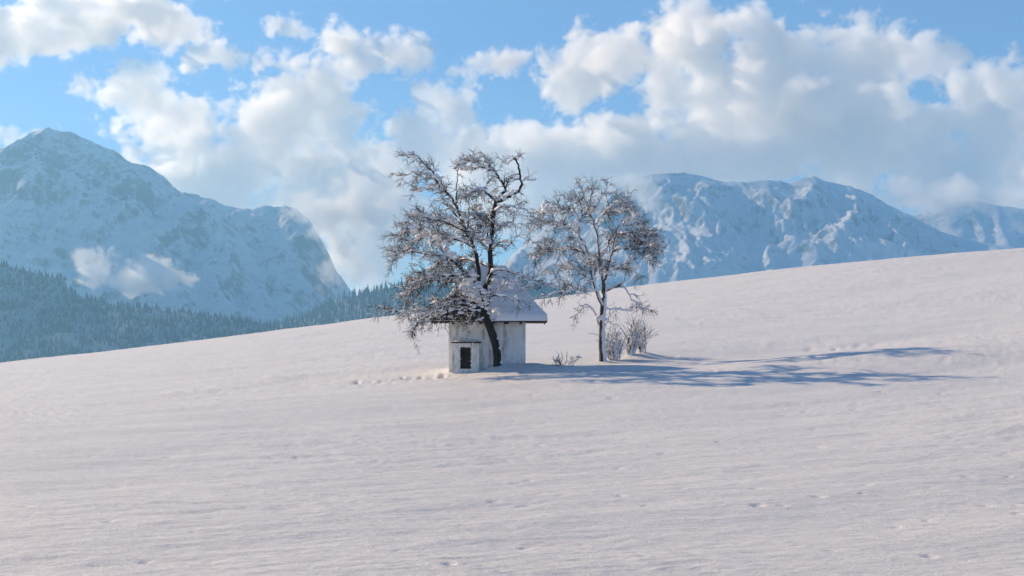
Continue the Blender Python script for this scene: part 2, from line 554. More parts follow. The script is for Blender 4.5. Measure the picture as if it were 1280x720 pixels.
def forest(name, label, surf, n, hmin, hmax, seed, ybias=1.0):
    X, Y, Z = surf
    r = np.random.default_rng(seed)
    nf = int((np.diff(Y[:, 0]) < np.diff(Y[:, 0]).max() * 0.6).sum())
    ii = (r.random(n) ** ybias)
    i = np.clip(((1 - ii) * (nf + 8)).astype(int), 0, X.shape[0] - 1)
    j = r.integers(0, X.shape[1], n)
    # clearings
    keep = fbm(X[i, j] / 90, Y[i, j] / 90, seed, 3) > -0.33
    i, j = i[keep], j[keep]
    keep = Z[i, j] > -145
    i, j = i[keep], j[keep]
    st = abs(X[0, 1] - X[0, 0])
    x = X[i, j] + r.uniform(-st, st, len(i)) * .6
    yv = Y[i, j] + r.uniform(-st, st, len(i)) * .3
    z = Z[i, j] - 1.0
    h = r.uniform(hmin, hmax, len(i)) * (0.75 + 0.5 * r.random(len(i)))
    K, TI = 7, 4
    V, T = [], []
    vt, ft = [], []
    c = 0
    for q in range(TI):
        z0, z1 = 0.08 + q * 0.2, 0.08 + q * 0.2 + 0.36
        rad = 0.19 * (1 - q / (TI + 0.4))
        z1 = min(z1, 1.0) if q < TI - 1 else 1.0
        for k in range(K):
            a = 2 * math.pi * (k + 0.5 * (q % 2)) / K
            rr = rad * (1.0 if k % 2 else 0.72)
            vt.append((rr * math.cos(a), rr * math.sin(a), z0 - (0.03 if k % 2 else 0)))
        vt.append((0, 0, z1))
        for k in range(K):
            ft.append((c + k, c + (k + 1) % K, c + K))
        c += K + 1
    vt, ft = np.array(vt), np.array(ft)
    ang = r.uniform(0, 6.28, len(i))
    ca, sa = np.cos(ang)[:, None], np.sin(ang)[:, None]
    wid = (h * r.uniform(0.85, 1.25, len(i)))[:, None]
    VX = (vt[None, :, 0] * ca - vt[None, :, 1] * sa) * wid + x[:, None]
    VY = (vt[None, :, 0] * sa + vt[None, :, 1] * ca) * wid + yv[:, None]
    VZ = vt[None, :, 2] * h[:, None] + z[:, None]
    V = np.stack([VX, VY, VZ], -1).reshape(-1, 3)
    T = (ft[None] + (np.arange(len(i)) * len(vt))[:, None, None]).reshape(-1, 3)
    ob = mesh_np(name, V, None, T, M_CONIFER, smooth=False)
    return tag(ob, label, 'forest', kind='stuff')

forest('forest', 'dark spruce forest covering the left hill', hill1, 19000, 8, 15, 5)
forest('forest', 'blue hazy spruce forest on the hill behind the trees', hill2, 11000, 13, 27, 6)

# ------------------------------------------------------------------ air: one even haze over the whole valley
def volume_mat(name, color, density, aniso=0.0):
    m = bpy.data.materials.new(name)
    m.use_nodes = True
    t = m.node_tree
    t.nodes.remove(t.nodes['Principled BSDF'])
    pv = t.nodes.new('ShaderNodeVolumePrincipled')
    pv.inputs['Color'].default_value = (*color, 1)
    pv.inputs['Density'].default_value = density
    pv.inputs['Anisotropy'].default_value = aniso
    t.links.new(pv.outputs[0], t.nodes['Material Output'].inputs['Volume'])
    return m, t, pv

mb = MB()
mb.box((-9000, -400, -151.5), (9000, 6700, 770))
hz = mb.build('haze', volume_mat('blue_air', (0.33, 0.70, 1.0), HAZE, 0.4)[0], smooth=False)
tag(hz, 'blue winter haze filling the valley', 'haze', kind='stuff')

# ------------------------------------------------------------------ clouds: real volumes of vapour, far behind the peaks, and low mist in front of them
def cloud(name, label, blobs, D, depth, voxel, density, nscale, namp, sharp, seed, thr=0.0, dthick=0.5, color=(0.985, 0.985, 0.985), aniso=0.25, detail=8.0, flat=1.2, rough=0.64, warp=1.1, ydiv=2.4):
    k = D / F
    rg = np.random.default_rng(seed)
    ng = bpy.data.node_groups.new(name + '_field', 'GeometryNodeTree')
    ng.interface.new_socket('Geometry', in_out='OUTPUT', socket_type='NodeSocketGeometry')
    N, K = ng.nodes, ng.links
    def put(s, v):
        if hasattr(v, 'is_output'): K.new(v, s)
        else: s.default_value = v
    def vm(op, a, b=None, o=0):
        n = N.new('ShaderNodeVectorMath'); n.operation = op
        put(n.inputs[0], a)
        if b is not None: put(n.inputs[1], b)
        return n.outputs[o]
    def m(op, a, b=None, c=None):
        n = N.new('ShaderNodeMath'); n.operation = op
        for q, v in enumerate((a, b, c)):
            if v is not None: put(n.inputs[q], v)
        return n.outputs[0]
    pos = N.new('GeometryNodeInputPosition').outputs[0]
    wn = N.new('ShaderNodeTexNoise')
    wn.inputs['Scale'].default_value = 1.0 / (nscale * 0.8)
    wn.inputs['Detail'].default_value = 4.0
    wn.inputs['Roughness'].default_value = 0.6
    K.new(vm('ADD', pos, (seed * 77.0, 0, 0)), wn.inputs['Vector'])
    wpos = vm('ADD', pos, vm('MULTIPLY', vm('SUBTRACT', wn.outputs[1], (0.5, 0.5, 0.5)), (nscale * warp, nscale * warp, nscale * warp)))
    acc = None
    lo, hi = np.full(3, 1e9), np.full(3, -1e9)
    for b in blobs:
        x, y, rx, ry = b[:4]
        wgt = b[4] if len(b) > 4 else 1.0
        Yb = D + rg.uniform(-1, 1) * depth + (b[5] if len(b) > 5 else 0)
        c = ((x - 640) / F * Yb, Yb, (YH - y) / F * Yb)
        rr = np.array((rx * k, (0.5 * (rx + ry)) * dthick * k + 1, ry * k))
        lo, hi = np.minimum(lo, np.array(c) - rr * 1.35), np.maximum(hi, np.array(c) + rr * 1.35)
        f = m('SUBTRACT', 1.0, vm('LENGTH', vm('DIVIDE', vm('SUBTRACT', wpos, c), tuple(rr)), o=1))
        f = m('MAXIMUM', f, -1.5)
        if wgt != 1.0: f = m('SUBTRACT', f, 1.0 - wgt)
        acc = f if acc is None else m('SMOOTH_MAX', acc, f, 0.2)
    nz = N.new('ShaderNodeTexNoise')
    K.new(vm('ADD', vm('MULTIPLY', pos, (1, 1, flat)), (seed * 911.0, seed * 37.0, 0)), nz.inputs['Vector'])
    nz.inputs['Scale'].default_value = 1.0 / nscale
    nz.inputs['Detail'].default_value = detail
    nz.inputs['Roughness'].default_value = rough
    nz.inputs['Distortion'].default_value = 0.25
    f = m('ADD', acc, m('MULTIPLY', m('SUBTRACT', nz.outputs[0], 0.5), namp))
    f = m('MULTIPLY', m('SUBTRACT', f, thr), sharp)
    f = m('MINIMUM', m('MAXIMUM', f, 0.0), 1.0)
    vc = N.new('GeometryNodeVolumeCube')
    K.new(f, vc.inputs['Density'])
    vc.inputs['Min'].default_value = tuple(lo)
    vc.inputs['Max'].default_value = tuple(hi)
    for q, a in enumerate('XYZ'):
        vc.inputs['Resolution ' + a].default_value = max(8, int((hi[q] - lo[q]) / (voxel * (ydiv if a == 'Y' else 1))))
    sm = N.new('GeometryNodeSetMaterial')
    sm.inputs['Material'].default_value = volume_mat(name + '_vapour', color, density, aniso)[0]
    K.new(vc.outputs[0], sm.inputs[0])
    out = N.new('NodeGroupOutput')
    K.new(sm.outputs[0], out.inputs[0])
    ob = link(bpy.data.objects.new(name, bpy.data.volumes.new(name)))
    ob.modifiers.new('field', 'NODES').node_group = ng
    return tag(ob, label, 'clouds', kind='stuff')

CLOUDS = [(60, 25, 110, 35), (150, 20, 80, 30), (215, 30, 50, 30), (262, 72, 40, 25), (362, 30, 40, 22), (5, 168, 45, 22), (-60, 30, 80, 60), (165, 125, 62, 46), (230, 150, 45, 45),
          (390, 130, 75, 70), (440, 75, 60, 40), (505, 62, 40, 26), (330, 175, 70, 60), (230, 200, 90, 50), (290, 230, 120, 55), (400, 220, 110, 75), (470, 260, 85, 80), (450, 320, 50, 55),
          (550, 140, 45, 38), (530, 175, 60, 45), (610, 78, 50, 20), (590, 185, 40, 25), (640, 175, 45, 22), (740, 85, 58, 46), (790, 65, 70, 45), (860, 50, 50, 45), (870, 20, 38, 30),
          (900, 90, 90, 60), (980, 70, 90, 50), (1060, 90, 80, 60), (1155, 75, 42, 28), (960, 150, 130, 60), (1080, 180, 120, 80), (740, 175, 85, 28), (820, 190, 100, 38),
          (680, 210, 110, 50), (900, 205, 120, 45), (700, 250, 80, 40), (600, 250, 80, 60), (1200, 210, 85, 90), (1260, 130, 60, 62), (1150, 240, 65, 42), (1050, 235, 60, 32), (1330, 200, 100, 110)]
cloud('clouds', 'cream and blue-grey cumulus clouds banked above the mountains', CLOUDS, 9600, 450, 8.5, 0.0165, 360, 3.9, 3.2, 2, 0.0, 0.35, aniso=0.45, rough=0.68, color=(0.995, 0.995, 0.995))
MIST = [(112, 322, 20, 18), (130, 340, 30, 18), (165, 352, 45, 16), (205, 352, 36, 16), (190, 340, 28, 16), (230, 350, 22, 10)]
cloud('mist', 'small white cloud drifting across the left mountain side', MIST, 3560, 30, 3.5, 0.045, 80, 4.2, 2.4, 5, -0.08, 0.6, color=(0.995, 0.995, 0.995))
WISP = [(800, 235, 30, 16), (820, 255, 22, 20), (785, 228, 28, 12), (1130, 240, 30, 16), (1150, 246, 26, 16), (1175, 252, 30, 14), (1200, 240, 40, 18), (1110, 228, 30, 10), (1215, 248, 60, 22, .75), (1275, 248, 60, 24, .75), (1165, 262, 34, 18, .85)]
cloud('mist', 'white cloud wisps spilling over the right mountain ridge', WISP, 4300, 60, 5, 0.022, 120, 5.0, 1.4, 9, 0.05, 0.6, color=(0.995, 0.995, 0.995))
COL = [(408, 292, 22, 38), (420, 325, 22, 34), (392, 262, 26, 20), (430, 300, 26, 50), (440, 250, 34, 50), (446, 340, 20, 22), (420, 265, 24, 30), (470, 230, 40, 40)]
cloud('mist', 'tall pale cloud column rising beside the shoulder ridge', COL, 3750, 60, 4.5, 0.026, 120, 4.6, 1.5, 12, 0.0, 0.6, color=(0.995, 0.995, 0.995))

# a long unseen bank of cloud, added high above the frame, between the sun and the peaks: it lays the far mountains in shade
SHADE_BANK = [(-760, -138, 170, 22), (-520, -150, 190, 26), (-260, -140, 180, 24), (-20, -148, 190, 26), (130, -128, 170, 25, 1, 850), (300, -128, 170, 25, 1, 850)]
cloud('clouds', 'unseen high cloud bank added to shade the far mountains', SHADE_BANK, 7250, 120, 45, 0.0017, 420, 2.6, 2.0, 17, -0.15, 1.6, color=(0.995, 0.995, 0.995), detail=4.0)

SHADE_BANK2 = [(-1130, -346, 240, 40), (-850, -352, 240, 40), (-560, -350, 240, 40), (-300, -352, 200, 40)]  # second unseen bank, added so that the wooded hills fall in shade
cloud('clouds', 'unseen high cloud bank added to shade the wooded hills', SHADE_BANK2, 4950, 80, 45, 0.003, 420, 2.4, 2.0, 19, -0.2, 1.6, color=(0.995, 0.995, 0.995), detail=4.0)

# ------------------------------------------------------------------ hut
HUT_Y = 56.9
def build_hut():
    rg = np.random.default_rng(3)
    xl, xr = P(561, 0, HUT_Y)[0], P(657, 0, HUT_Y)[0]
    xm = P(611, 0, HUT_Y)[0]
    ztop = P(0, 398, HUT_Y)[2]
    yb = HUT_Y + 3.1
    ox = (xl + xr) / 2
    base = np.array([ox, HUT_Y + 1.5, gz(ox, HUT_Y)])
    hut = empty('hut', base)
    tag(hut, 'small whitewashed stone hut with snow-covered hipped roof beneath the left tree', 'hut')
    L = lambda v: np.asarray(v, float) - base
    # walls: a finely divided shell with wavy, hand-plastered faces; the left half stands proud of the right
    def slab(m, x0, x1, y0, y1, z0, z1, seed, amp=0.018, st=0.12):
        for axis in range(4):
            if axis < 2:
                a = np.linspace(x0, x1, max(3, int((x1 - x0) / st)))
            else:
                a = np.linspace(y0, y1, max(3, int((y1 - y0) / st)))
            z = np.linspace(z0, z1, max(3, int((z1 - z0) / st)))
            A, Zg = np.meshgrid(a, z)
            n = amp * fbm(A * 1.3, Zg * 1.3, seed + axis, 4) * np.minimum(1, np.minimum(A - a[0], a[-1] - A) * 4)
            yy = [y0, y1, None, None][axis]
            if axis == 0: V = np.stack([A, y0 - n, Zg], -1)
            elif axis == 1: V = np.stack([A, y1 + n, Zg], -1)
            elif axis == 2: V = np.stack([x0 - n, A, Zg], -1)
            else: V = np.stack([x1 + n, A, Zg], -1)
            k0, k1 = A.shape
            I = np.arange(k0 * k1).reshape(k0, k1)
            q = np.stack([I[:-1, :-1], I[:-1, 1:], I[1:, 1:], I[1:, :-1]], -1).reshape(-1, 4)
            if axis in (1, 2): q = q[:, ::-1]
            m.add(L(V.reshape(-1, 3)), q)
        m.add(L([(x0, y0, z1), (x1, y0, z1), (x1, y1, z1), (x0, y1, z1)]), [(0, 1, 2, 3)])
    m = MB()
    slab(m, xl, xm, HUT_Y - 0.10, yb, -1.5, ztop + 0.05, 5)
    slab(m, xm + 0.002, xr, HUT_Y, yb - 0.05, -1.5, ztop + 0.04, 15)
    m.build('wall', M_PLASTER, hut)
    # fire-mouth: a little block with a capping slab and a dark tall opening
    n0, n1 = P(566, 0, 56.6)[0], P(602, 0, 56.6)[0]
    nt = P(0, 429, 56.6)[2]
    o0, o1 = P(575.2, 0, 56.6)[0], P(589, 0, 56.6)[0]
    ob_, ot = P(0, 461, 56.6)[2], P(0, 433.5, 56.6)[2]
    fy, by = HUT_Y - 0.42, HUT_Y - 0.09
    m = MB()
    slab(m, n0, o0, fy, by, -1.5, nt, 25, 0.012, 0.08)
    slab(m, o1, n1 - 0.10, fy, by, -1.5, nt, 35, 0.012, 0.08)
    slab(m, o0, o1, fy + 0.02, by, -1.5, ob_, 45, 0.01, 0.08)
    slab(m, o0, o1, fy + 0.02, by, ot, nt - 0.003, 55, 0.01, 0.06)
    niche = m.build('niche', M_PLASTER, hut)
    m = MB()
    m.box(L((n0 - 0.04, fy - 0.05, nt + 0.002)), L((n1 - 0.02, by, nt + 0.055)), 0.012, rg)
    m.build('ledge', M_WOOD, niche)
    m = MB()
    m.box(L((o0 + 0.002, by - 0.06, ob_)), L((o1 - 0.002, by - 0.004, ot)))
    m.box(L((o0 + 0.03, by - 0.16, ob_ + 0.003)), L((o0 + 0.26, by - 0.062, ob_ + 0.38)), 0.03, rg)
    m.box(L((o0 + 0.20, by - 0.14, ob_ + 0.003)), L((o1 - 0.04, by - 0.064, ob_ + 0.52)), 0.03, rg)
    m.build('opening', M_INTERIOR, niche, False)
    m = MB()
    for q in range(48):
        u = rg.random()
        if q % 3 == 0: c = (o0 + (o1 - o0) * u, fy + 0.04, ot + rg.uniform(-0.01, 0.03))
        elif q % 3 == 1: c = (o0 + rg.uniform(-0.03, 0.008), fy + 0.04, ob_ + (ot - ob_) * u)
        else: c = (o1 + rg.uniform(-0.008, 0.03), fy + 0.04, ob_ + (ot - ob_) * u)
        lump(m, L(c), rg.uniform(0.018, 0.038), rg, 1.2)
    tag(m.build('rough_edge', M_PLASTER, niche), kind='stuff')
    m = MB()
    xx = np.linspace(n0 - 0.05, n1 - 0.03, 16); yy = np.linspace(fy - 0.05, by, 5)
    A, B = np.meshgrid(xx, yy)
    edge = np.minimum(np.minimum(A - xx[0], xx[-1] - A) * 8, 1) * np.minimum(1, (B - yy[0] + 0.01) * 8)
    Zs = nt + 0.05 + edge * (0.05 + 0.05 * fbm(A * 3, B * 3, 4, 3))
    I = np.arange(A.size).reshape(A.shape)
    q = np.stack([I[:-1, :-1], I[:-1, 1:], I[1:, 1:], I[1:, :-1]], -1).reshape(-1, 4)
    m.add(L(np.stack([A, B, Zs], -1).reshape(-1, 3)), q)
    m.build('snow', M_SNOW, niche)
    # hipped roof
    ex0, ex1 = P(538, 0, 56.2)[0], P(683, 0, 56.2)[0]
    ey0, ey1 = 56.2, 60.9
    zE = P(0, 398.5, 56.2)[2]
    zR = 3.32
    half = (ey1 - ey0) / 2
    kx = half / 1.62
    def prof(d):               # 0 at the eave, 1 at the ridge, with a flatter kick at the foot
        return np.where(d < 0.2, d * 0.72, 0.144 + (d - 0.2) * 1.07)
    def roof_z(x, y):
        d = np.minimum(np.minimum(x - ex0, ex1 - x) * kx, np.minimum(y - ey0, ey1 - y)) / half
        return zE + (zR - zE) * prof(np.clip(d, 0, 1))
    nx, ny = 110, 90
    A, B = np.meshgrid(np.linspace(ex0, ex1, nx), np.linspace(ey0, ey1, ny))
    Zr = roof_z(A, B)
    # shingle courses step the bare surface
    Zc = Zr + 0.018 * (((Zr - zE) / 0.19) % 1.0 < 0.35) + 0.012 * fbm(A * 4, B * 4, 2, 3)
    I = np.arange(A.size).reshape(A.shape)
    q = np.stack([I[:-1, :-1], I[:-1, 1:], I[1:, 1:], I[1:, :-1]], -1).reshape(-1, 4)
    m = MB()
    V = np.stack([A, B, Zc], -1).reshape(-1, 3)
    m.add(L(V), q)
    V2 = V.copy(); V2[:, 2] = Zr.ravel() - 0.09
    m.add(L(V2), q[:, ::-1])
    rim = np.concatenate([I[0, :], I[1:, -1], I[-1, -2::-1], I[-2:0:-1, 0]])
    n = len(rim)
    Vr = np.concatenate([V[rim], V2[rim]])
    k = np.arange(n)
    m.add(L(Vr), np.stack([k + n, (k + 1) % n + n, (k + 1) % n, k], -1))
    roof = m.build('roof', M_SHINGLE, hut, False)
    # thick snow blanket; slid off the lower left of the front slope
    nx, ny = 220, 190
    A, B = np.meshgrid(np.linspace(ex0 - 0.03, ex1 + 0.05, nx), np.linspace(ey0 - 0.05, ey1 + 0.03, ny))
    Ac, Bc = np.clip(A, ex0, ex1), np.clip(B, ey0, ey1)
    Zr = roof_z(Ac, Bc)
    hum = fbm(A * 1.4, B * 1.4, 9, 4)
    th = 0.27 + 0.10 * hum + 0.03 * fbm(A * 5, B * 5, 19, 3)
    xs_ = (A - ex0) / (ex1 - ex0)
    ds_ = (B - ey0) / half
    bare = smoothstep(0.10, -0.10, np.maximum(xs_ - 0.52 + 0.15 * hum, ds_ - 0.60 + 0.25 * hum)) * (B < ey0 + half)
    bare = bare * (1 - 0.5 * smoothstep(0.05, 0.5, fbm(A * 2.6, B * 2.6, 29, 4)))
    th = th * (1 - bare) - 0.05 * bare
    ed = np.minimum(np.minimum(A - ex0 + 0.03, ex1 + 0.05 - A), np.minimum(B - ey0 + 0.05, ey1 + 0.03 - B))
    th = np.where(ed < 1e-6, -0.08, th * (0.62 + 0.38 * np.sqrt(np.clip(ed / 0.3, 0, 1))))
    Zs = Zr + th
    I = np.arange(A.size).reshape(A.shape)
    q = np.stack([I[:-1, :-1], I[:-1, 1:], I[1:, 1:], I[1:, :-1]], -1).reshape(-1, 4)
    mesh_np('snow', L(np.stack([A, B, Zs], -1).reshape(-1, 3)), q, None, M_SNOW, roof)
    # eaves board, rafter ends and the dark bracket under the right eave
    m = MB()
    m.box(L((ex0, ey0 - 0.04, zE - 0.13)), L((ex1, ey0 - 0.003, zE + 0.0)))
    m.box(L((ex0 - 0.04, ey0, zE - 0.13)), L((ex0 - 0.003, ey1, zE + 0.0)))
    m.box(L((ex1 + 0.003, ey0, zE - 0.13)), L((ex1 + 0.04, ey1, zE + 0.0)))
    m.build('fascia', M_WOOD, roof, False)
    for x in np.linspace(xl + 0.2, xr - 0.2, 6):
        m = MB()
        m.box(L((x - 0.05, ey0 + 0.1, zE - 0.20)), L((x + 0.05, HUT_Y + 0.15, zE - 0.095)))
        m.build('rafter', M_WOOD, roof, False)
    m = MB()
    bx = P(632, 0, HUT_Y)[0]
    m.box(L((bx - 0.06, HUT_Y - 0.20, P(0, 405, HUT_Y)[2])), L((bx + 0.06, HUT_Y + 0.05, ztop - 0.1)))
    m.build('bracket', M_WOOD, hut, False)
    return hut


# ------------------------------------------------------------------ bare trees and shrubs
def tubes(mb, pts, rad, sides):
    """one tapered tube along a polyline"""
    pts = np.asarray(pts, float)
    n = len(pts)
    t = np.gradient(pts, axis=0)
    t /= np.maximum(np.linalg.norm(t, axis=1, keepdims=True), 1e-9)
    ref = np.array([0.0, 0.0, 1.0]) if abs(t[:, 2]).mean() < 0.9 else np.array([1.0, 0.0, 0.0])
    a = np.cross(t, ref); a /= np.maximum(np.linalg.norm(a, axis=1, keepdims=True), 1e-9)
    b = np.cross(t, a)
    an = np.arange(sides) * 2 * math.pi / sides
    V = pts[:, None] + (a[:, None] * np.cos(an)[None, :, None] + b[:, None] * np.sin(an)[None, :, None]) * np.asarray(rad)[:, None, None]
    I = np.arange(n * sides).reshape(n, sides)
    J = np.roll(I, -1, 1)
    q = np.stack([I[:-1], J[:-1], J[1:], I[1:]], -1).reshape(-1, 4)
    mb.add(V.reshape(-1, 3), q, None)
    c0 = [(0, k + 1, k) for k in range(1, sides - 1)]
    e = (n - 1) * sides
    mb.T.append(np.array([(0, k + 1, k) for k in range(1, sides - 1)] + [(e, e + k, e + k + 1) for k in range(1, sides - 1)], np.int64) + mb.n - n * sides)


_ico = None
def lump(mb, c, r, rg, flat=0.7):
    """a lump of snow"""
    global _ico
    if _ico is None:
        import bmesh
        bm = bmesh.new()
        bmesh.ops.create_icosphere(bm, subdivisions=2, radius=1.0)
        _ico = (np.array([v.co[:] for v in bm.verts]), np.array([[v.index for v in f.verts] for f in bm.faces]))
        bm.free()
    V, T = _ico
    k = rg.normal(0, 1, (3, 3))
    d = 1 + 0.16 * np.sin(V @ k[0] * 2.2 + k[1][0]) + 0.10 * np.sin(V @ k[1] * 4 + k[2][0])
    s = np.array((r * rg.uniform(0.8, 1.4), r * rg.uniform(0.8, 1.4), r * flat))
    W = V * d[:, None] * s
    W[:, 2] = np.where(W[:, 2] < 0, W[:, 2] * 0.55, W[:, 2])
    mb.add(W + c, None, T)


def smooth_line(pts, n):
    pts = np.asarray(pts, float)
    d = np.concatenate([[0], np.cumsum(np.linalg.norm(np.diff(pts, axis=0), axis=1))])
    u = np.linspace(0, d[-1], n)
    # Catmull-Rom through the points
    out = []
    P0 = np.vstack([2 * pts[0] - pts[1], pts, 2 * pts[-1] - pts[-2]])
    for s in u:
        i = min(np.searchsorted(d, s, 'right') - 1, len(pts) - 2)
        t = (s - d[i]) / max(d[i + 1] - d[i], 1e-9)
        a, b, c, e = P0[i], P0[i + 1], P0[i + 2], P0[i + 3]
        out.append(0.5 * (2 * b + (c - a) * t + (2 * a - 5 * b + 4 * c - e) * t * t + (3 * b - a - 3 * c + e) * t ** 3))
    return np.array(out), d[-1]


def snow_on(mb, pts, rad, rg, keep, extra, sides=5):
    """a ridge of snow lying on the upper side of a branch, broken into pieces"""
    n = len(pts)
    i = 0
    while i < n - 1:
        if rg.random() > keep:
            i += 1
            continue
        j = min(n - 1, i + int(rg.integers(1, 5)))
        seg = pts[i:j + 1]
        d = seg[-1] - seg[0]
        slope = abs(d[2]) / max(np.linalg.norm(d), 1e-6)
        if slope < 0.86:
            w = extra * rg.uniform(0.6, 1.5) * (1.05 - slope)
            if len(seg) < 3: seg = np.array([seg[0], (seg[0] + seg[-1]) / 2, seg[-1]])
            r = np.asarray(rad)[i:j + 1]
            r = r[:1].repeat(len(seg)) if len(r) != len(seg) else r
            rr = r * 0.75 + w
            rr = rr * (0.85 + 0.3 * rg.random(len(seg)))
            rr[0] *= 0.45; rr[-1] *= 0.45
            tubes(mb, seg + np.array([0, 0, 1.0]) * (r * 0.55 + w * 0.55)[:, None], rr, sides)
        i = j


def grow(start, direction, length, r0, rg, droop, wig, n):
    pts = [np.array(start, float)]
    d = direction / np.linalg.norm(direction)
    for k in range(n):
        d = d + rg.normal(0, wig, 3) + np.array([0, 0, -droop * (k + 1) / n])
        d /= np.linalg.norm(d)
        pts.append(pts[-1] + d * length / n)
    return np.array(pts), np.linspace(r0, max(r0 * 0.4, 0.0042), n + 1)


def perp(t, rg):
    v = rg.normal(0, 1, 3)
    v -= t * (v @ t)
    return v / max(np.linalg.norm(v), 1e-6)


def tree(label, base_px, Y0, trunk, limbs, heaps, seed, bark, dens=1.0, snowy=1.0, twig_len=1.0, droop=0.14, group=None):
    rg = np.random.default_rng(seed)
    def W(p):
        return P(p[0], p[1], Y0 + (p[2] if len(p) > 2 else 0.0))
    b = W(base_px)
    root = empty('bare_tree', b)
    tag(root, label, 'tree', group)
    tp, tl = smooth_line([W(p) - b for p, r in trunk], max(10, len(trunk) * 4))
    tr = np.interp(np.linspace(0, 1, len(tp)), np.linspace(0, 1, len(trunk)), [r for p, r in trunk])
    tr = tr * (1 + 0.10 * rg.normal(0, 1, len(tr)).cumsum() / 6)
    tp[0, 2] -= 0.35
    tr[0] *= 1.35; tr[1] *= 1.12
    m = MB(); tubes(m, tp, tr, 12)
    tk = m.build('trunk', bark, root)
    sm = MB()
    for k in range(2, len(tp) - 2):     # snow plastered on the lee side of the trunk
        if rg.random() < 0.75:
            seg = tp[k:k + 3] + np.array([0.75, -0.25, 0.3]) * tr[k] * 0.8
            tubes(sm, seg, np.array([0.4, 1, 0.4]) * tr[k] * rg.uniform(0.35, 0.6), 6)
    for (hx, hy, hd, hr, n) in heaps:
        for q in range(int(n * 1.7)):
            lump(sm, P(hx + rg.normal(0, hr * 0.55), hy + rg.normal(0, hr * 0.45), Y0 + hd + rg.normal(0, 0.25)) - b, rg.uniform(0.045, 0.13), rg, 0.9)
    tag(sm.build('snow', M_SNOW, tk), kind='stuff')
    for li, (pts, r0, r1, leaf) in enumerate(limbs):
        lp, ll = smooth_line([W(p) - b for p in pts], max(8, int(len(pts) * 3)))
        lp[1:-1] += rg.normal(0, 0.02, (len(lp) - 2, 3))
        lr = np.linspace(r0, r1, len(lp))
        mw, mt, ms = MB(), MB(), MB()
        tubes(mw, lp, lr, 8)
        snow_on(ms, lp, lr, rg, 0.93 * snowy, 0.050, 7)
        n1 = int(ll / (0.145 if leaf > 1.15 else 0.20) * dens * leaf)
        for q in range(n1):
            s = rg.uniform(0.16, 1.0) ** 0.85 * (len(lp) - 1)
            i = min(int(s), len(lp) - 2)
            o = lp[i] + (lp[i + 1] - lp[i]) * (s - i)
            t = lp[i + 1] - lp[i]; t /= np.linalg.norm(t)
            out = o - np.array([0, 0, o[2]]); out /= max(np.linalg.norm(out), 0.3)
            d = t * rg.uniform(0.25, 0.9) + perp(t, rg) * 0.85 + out * 0.25 + np.array([0, 0, 0.25])
            L1 = rg.uniform(0.28, 0.82) * twig_len * (1.0 if leaf > 1.15 else 0.75)
            r = min(lr[i] * 0.6, rg.uniform(0.012, 0.022))
            p1, r1_ = grow(o, d, L1, r, rg, droop, 0.11, 7)
            tubes(mt, p1, r1_, 4)
            snow_on(ms, p1, r1_, rg, 0.75 * snowy, 0.019)
            if leaf > 0.75 and rg.random() < 0.11 * snowy: lump(ms, p1[rg.integers(1, 5)] + [0, 0, 0.03], rg.uniform(0.05, 0.13), rg)
            for w in range(int(L1 / 0.066)):
                i2 = int(rg.integers(1, 7))
                t2 = p1[i2] - p1[i2 - 1]; t2 /= np.linalg.norm(t2)
                d2 = t2 * rg.uniform(0.5, 1.1) + perp(t2, rg) * 0.8 + np.array([0, 0, 0.05])
                L2 = rg.uniform(0.16, 0.46) * twig_len
                p2, r2 = grow(p1[i2], d2, L2, 0.0085, rg, droop * 0.5, 0.10, 4)
                tubes(mt, p2, r2, 3)
                snow_on(ms, p2, r2, rg, 0.26 * snowy, 0.009, 4)
                if rg.random() < 0.65:
                    t3 = p2[3] - p2[2]; t3 /= np.linalg.norm(t3)
                    p3, r3 = grow(p2[2], t3 * 0.8 + perp(t3, rg) * 0.8, L2 * 0.6, 0.0065, rg, droop, 0.2, 3)
                    tubes(mt, p3, r3, 3)
        lo = mw.build('limb', bark, root)
        if mt.n: tag(mt.build('twigs', M_TWIG, lo), kind='stuff')
        if ms.n: tag(ms.build('snow', M_SNOW, lo), kind='stuff')
    return root


build_hut()

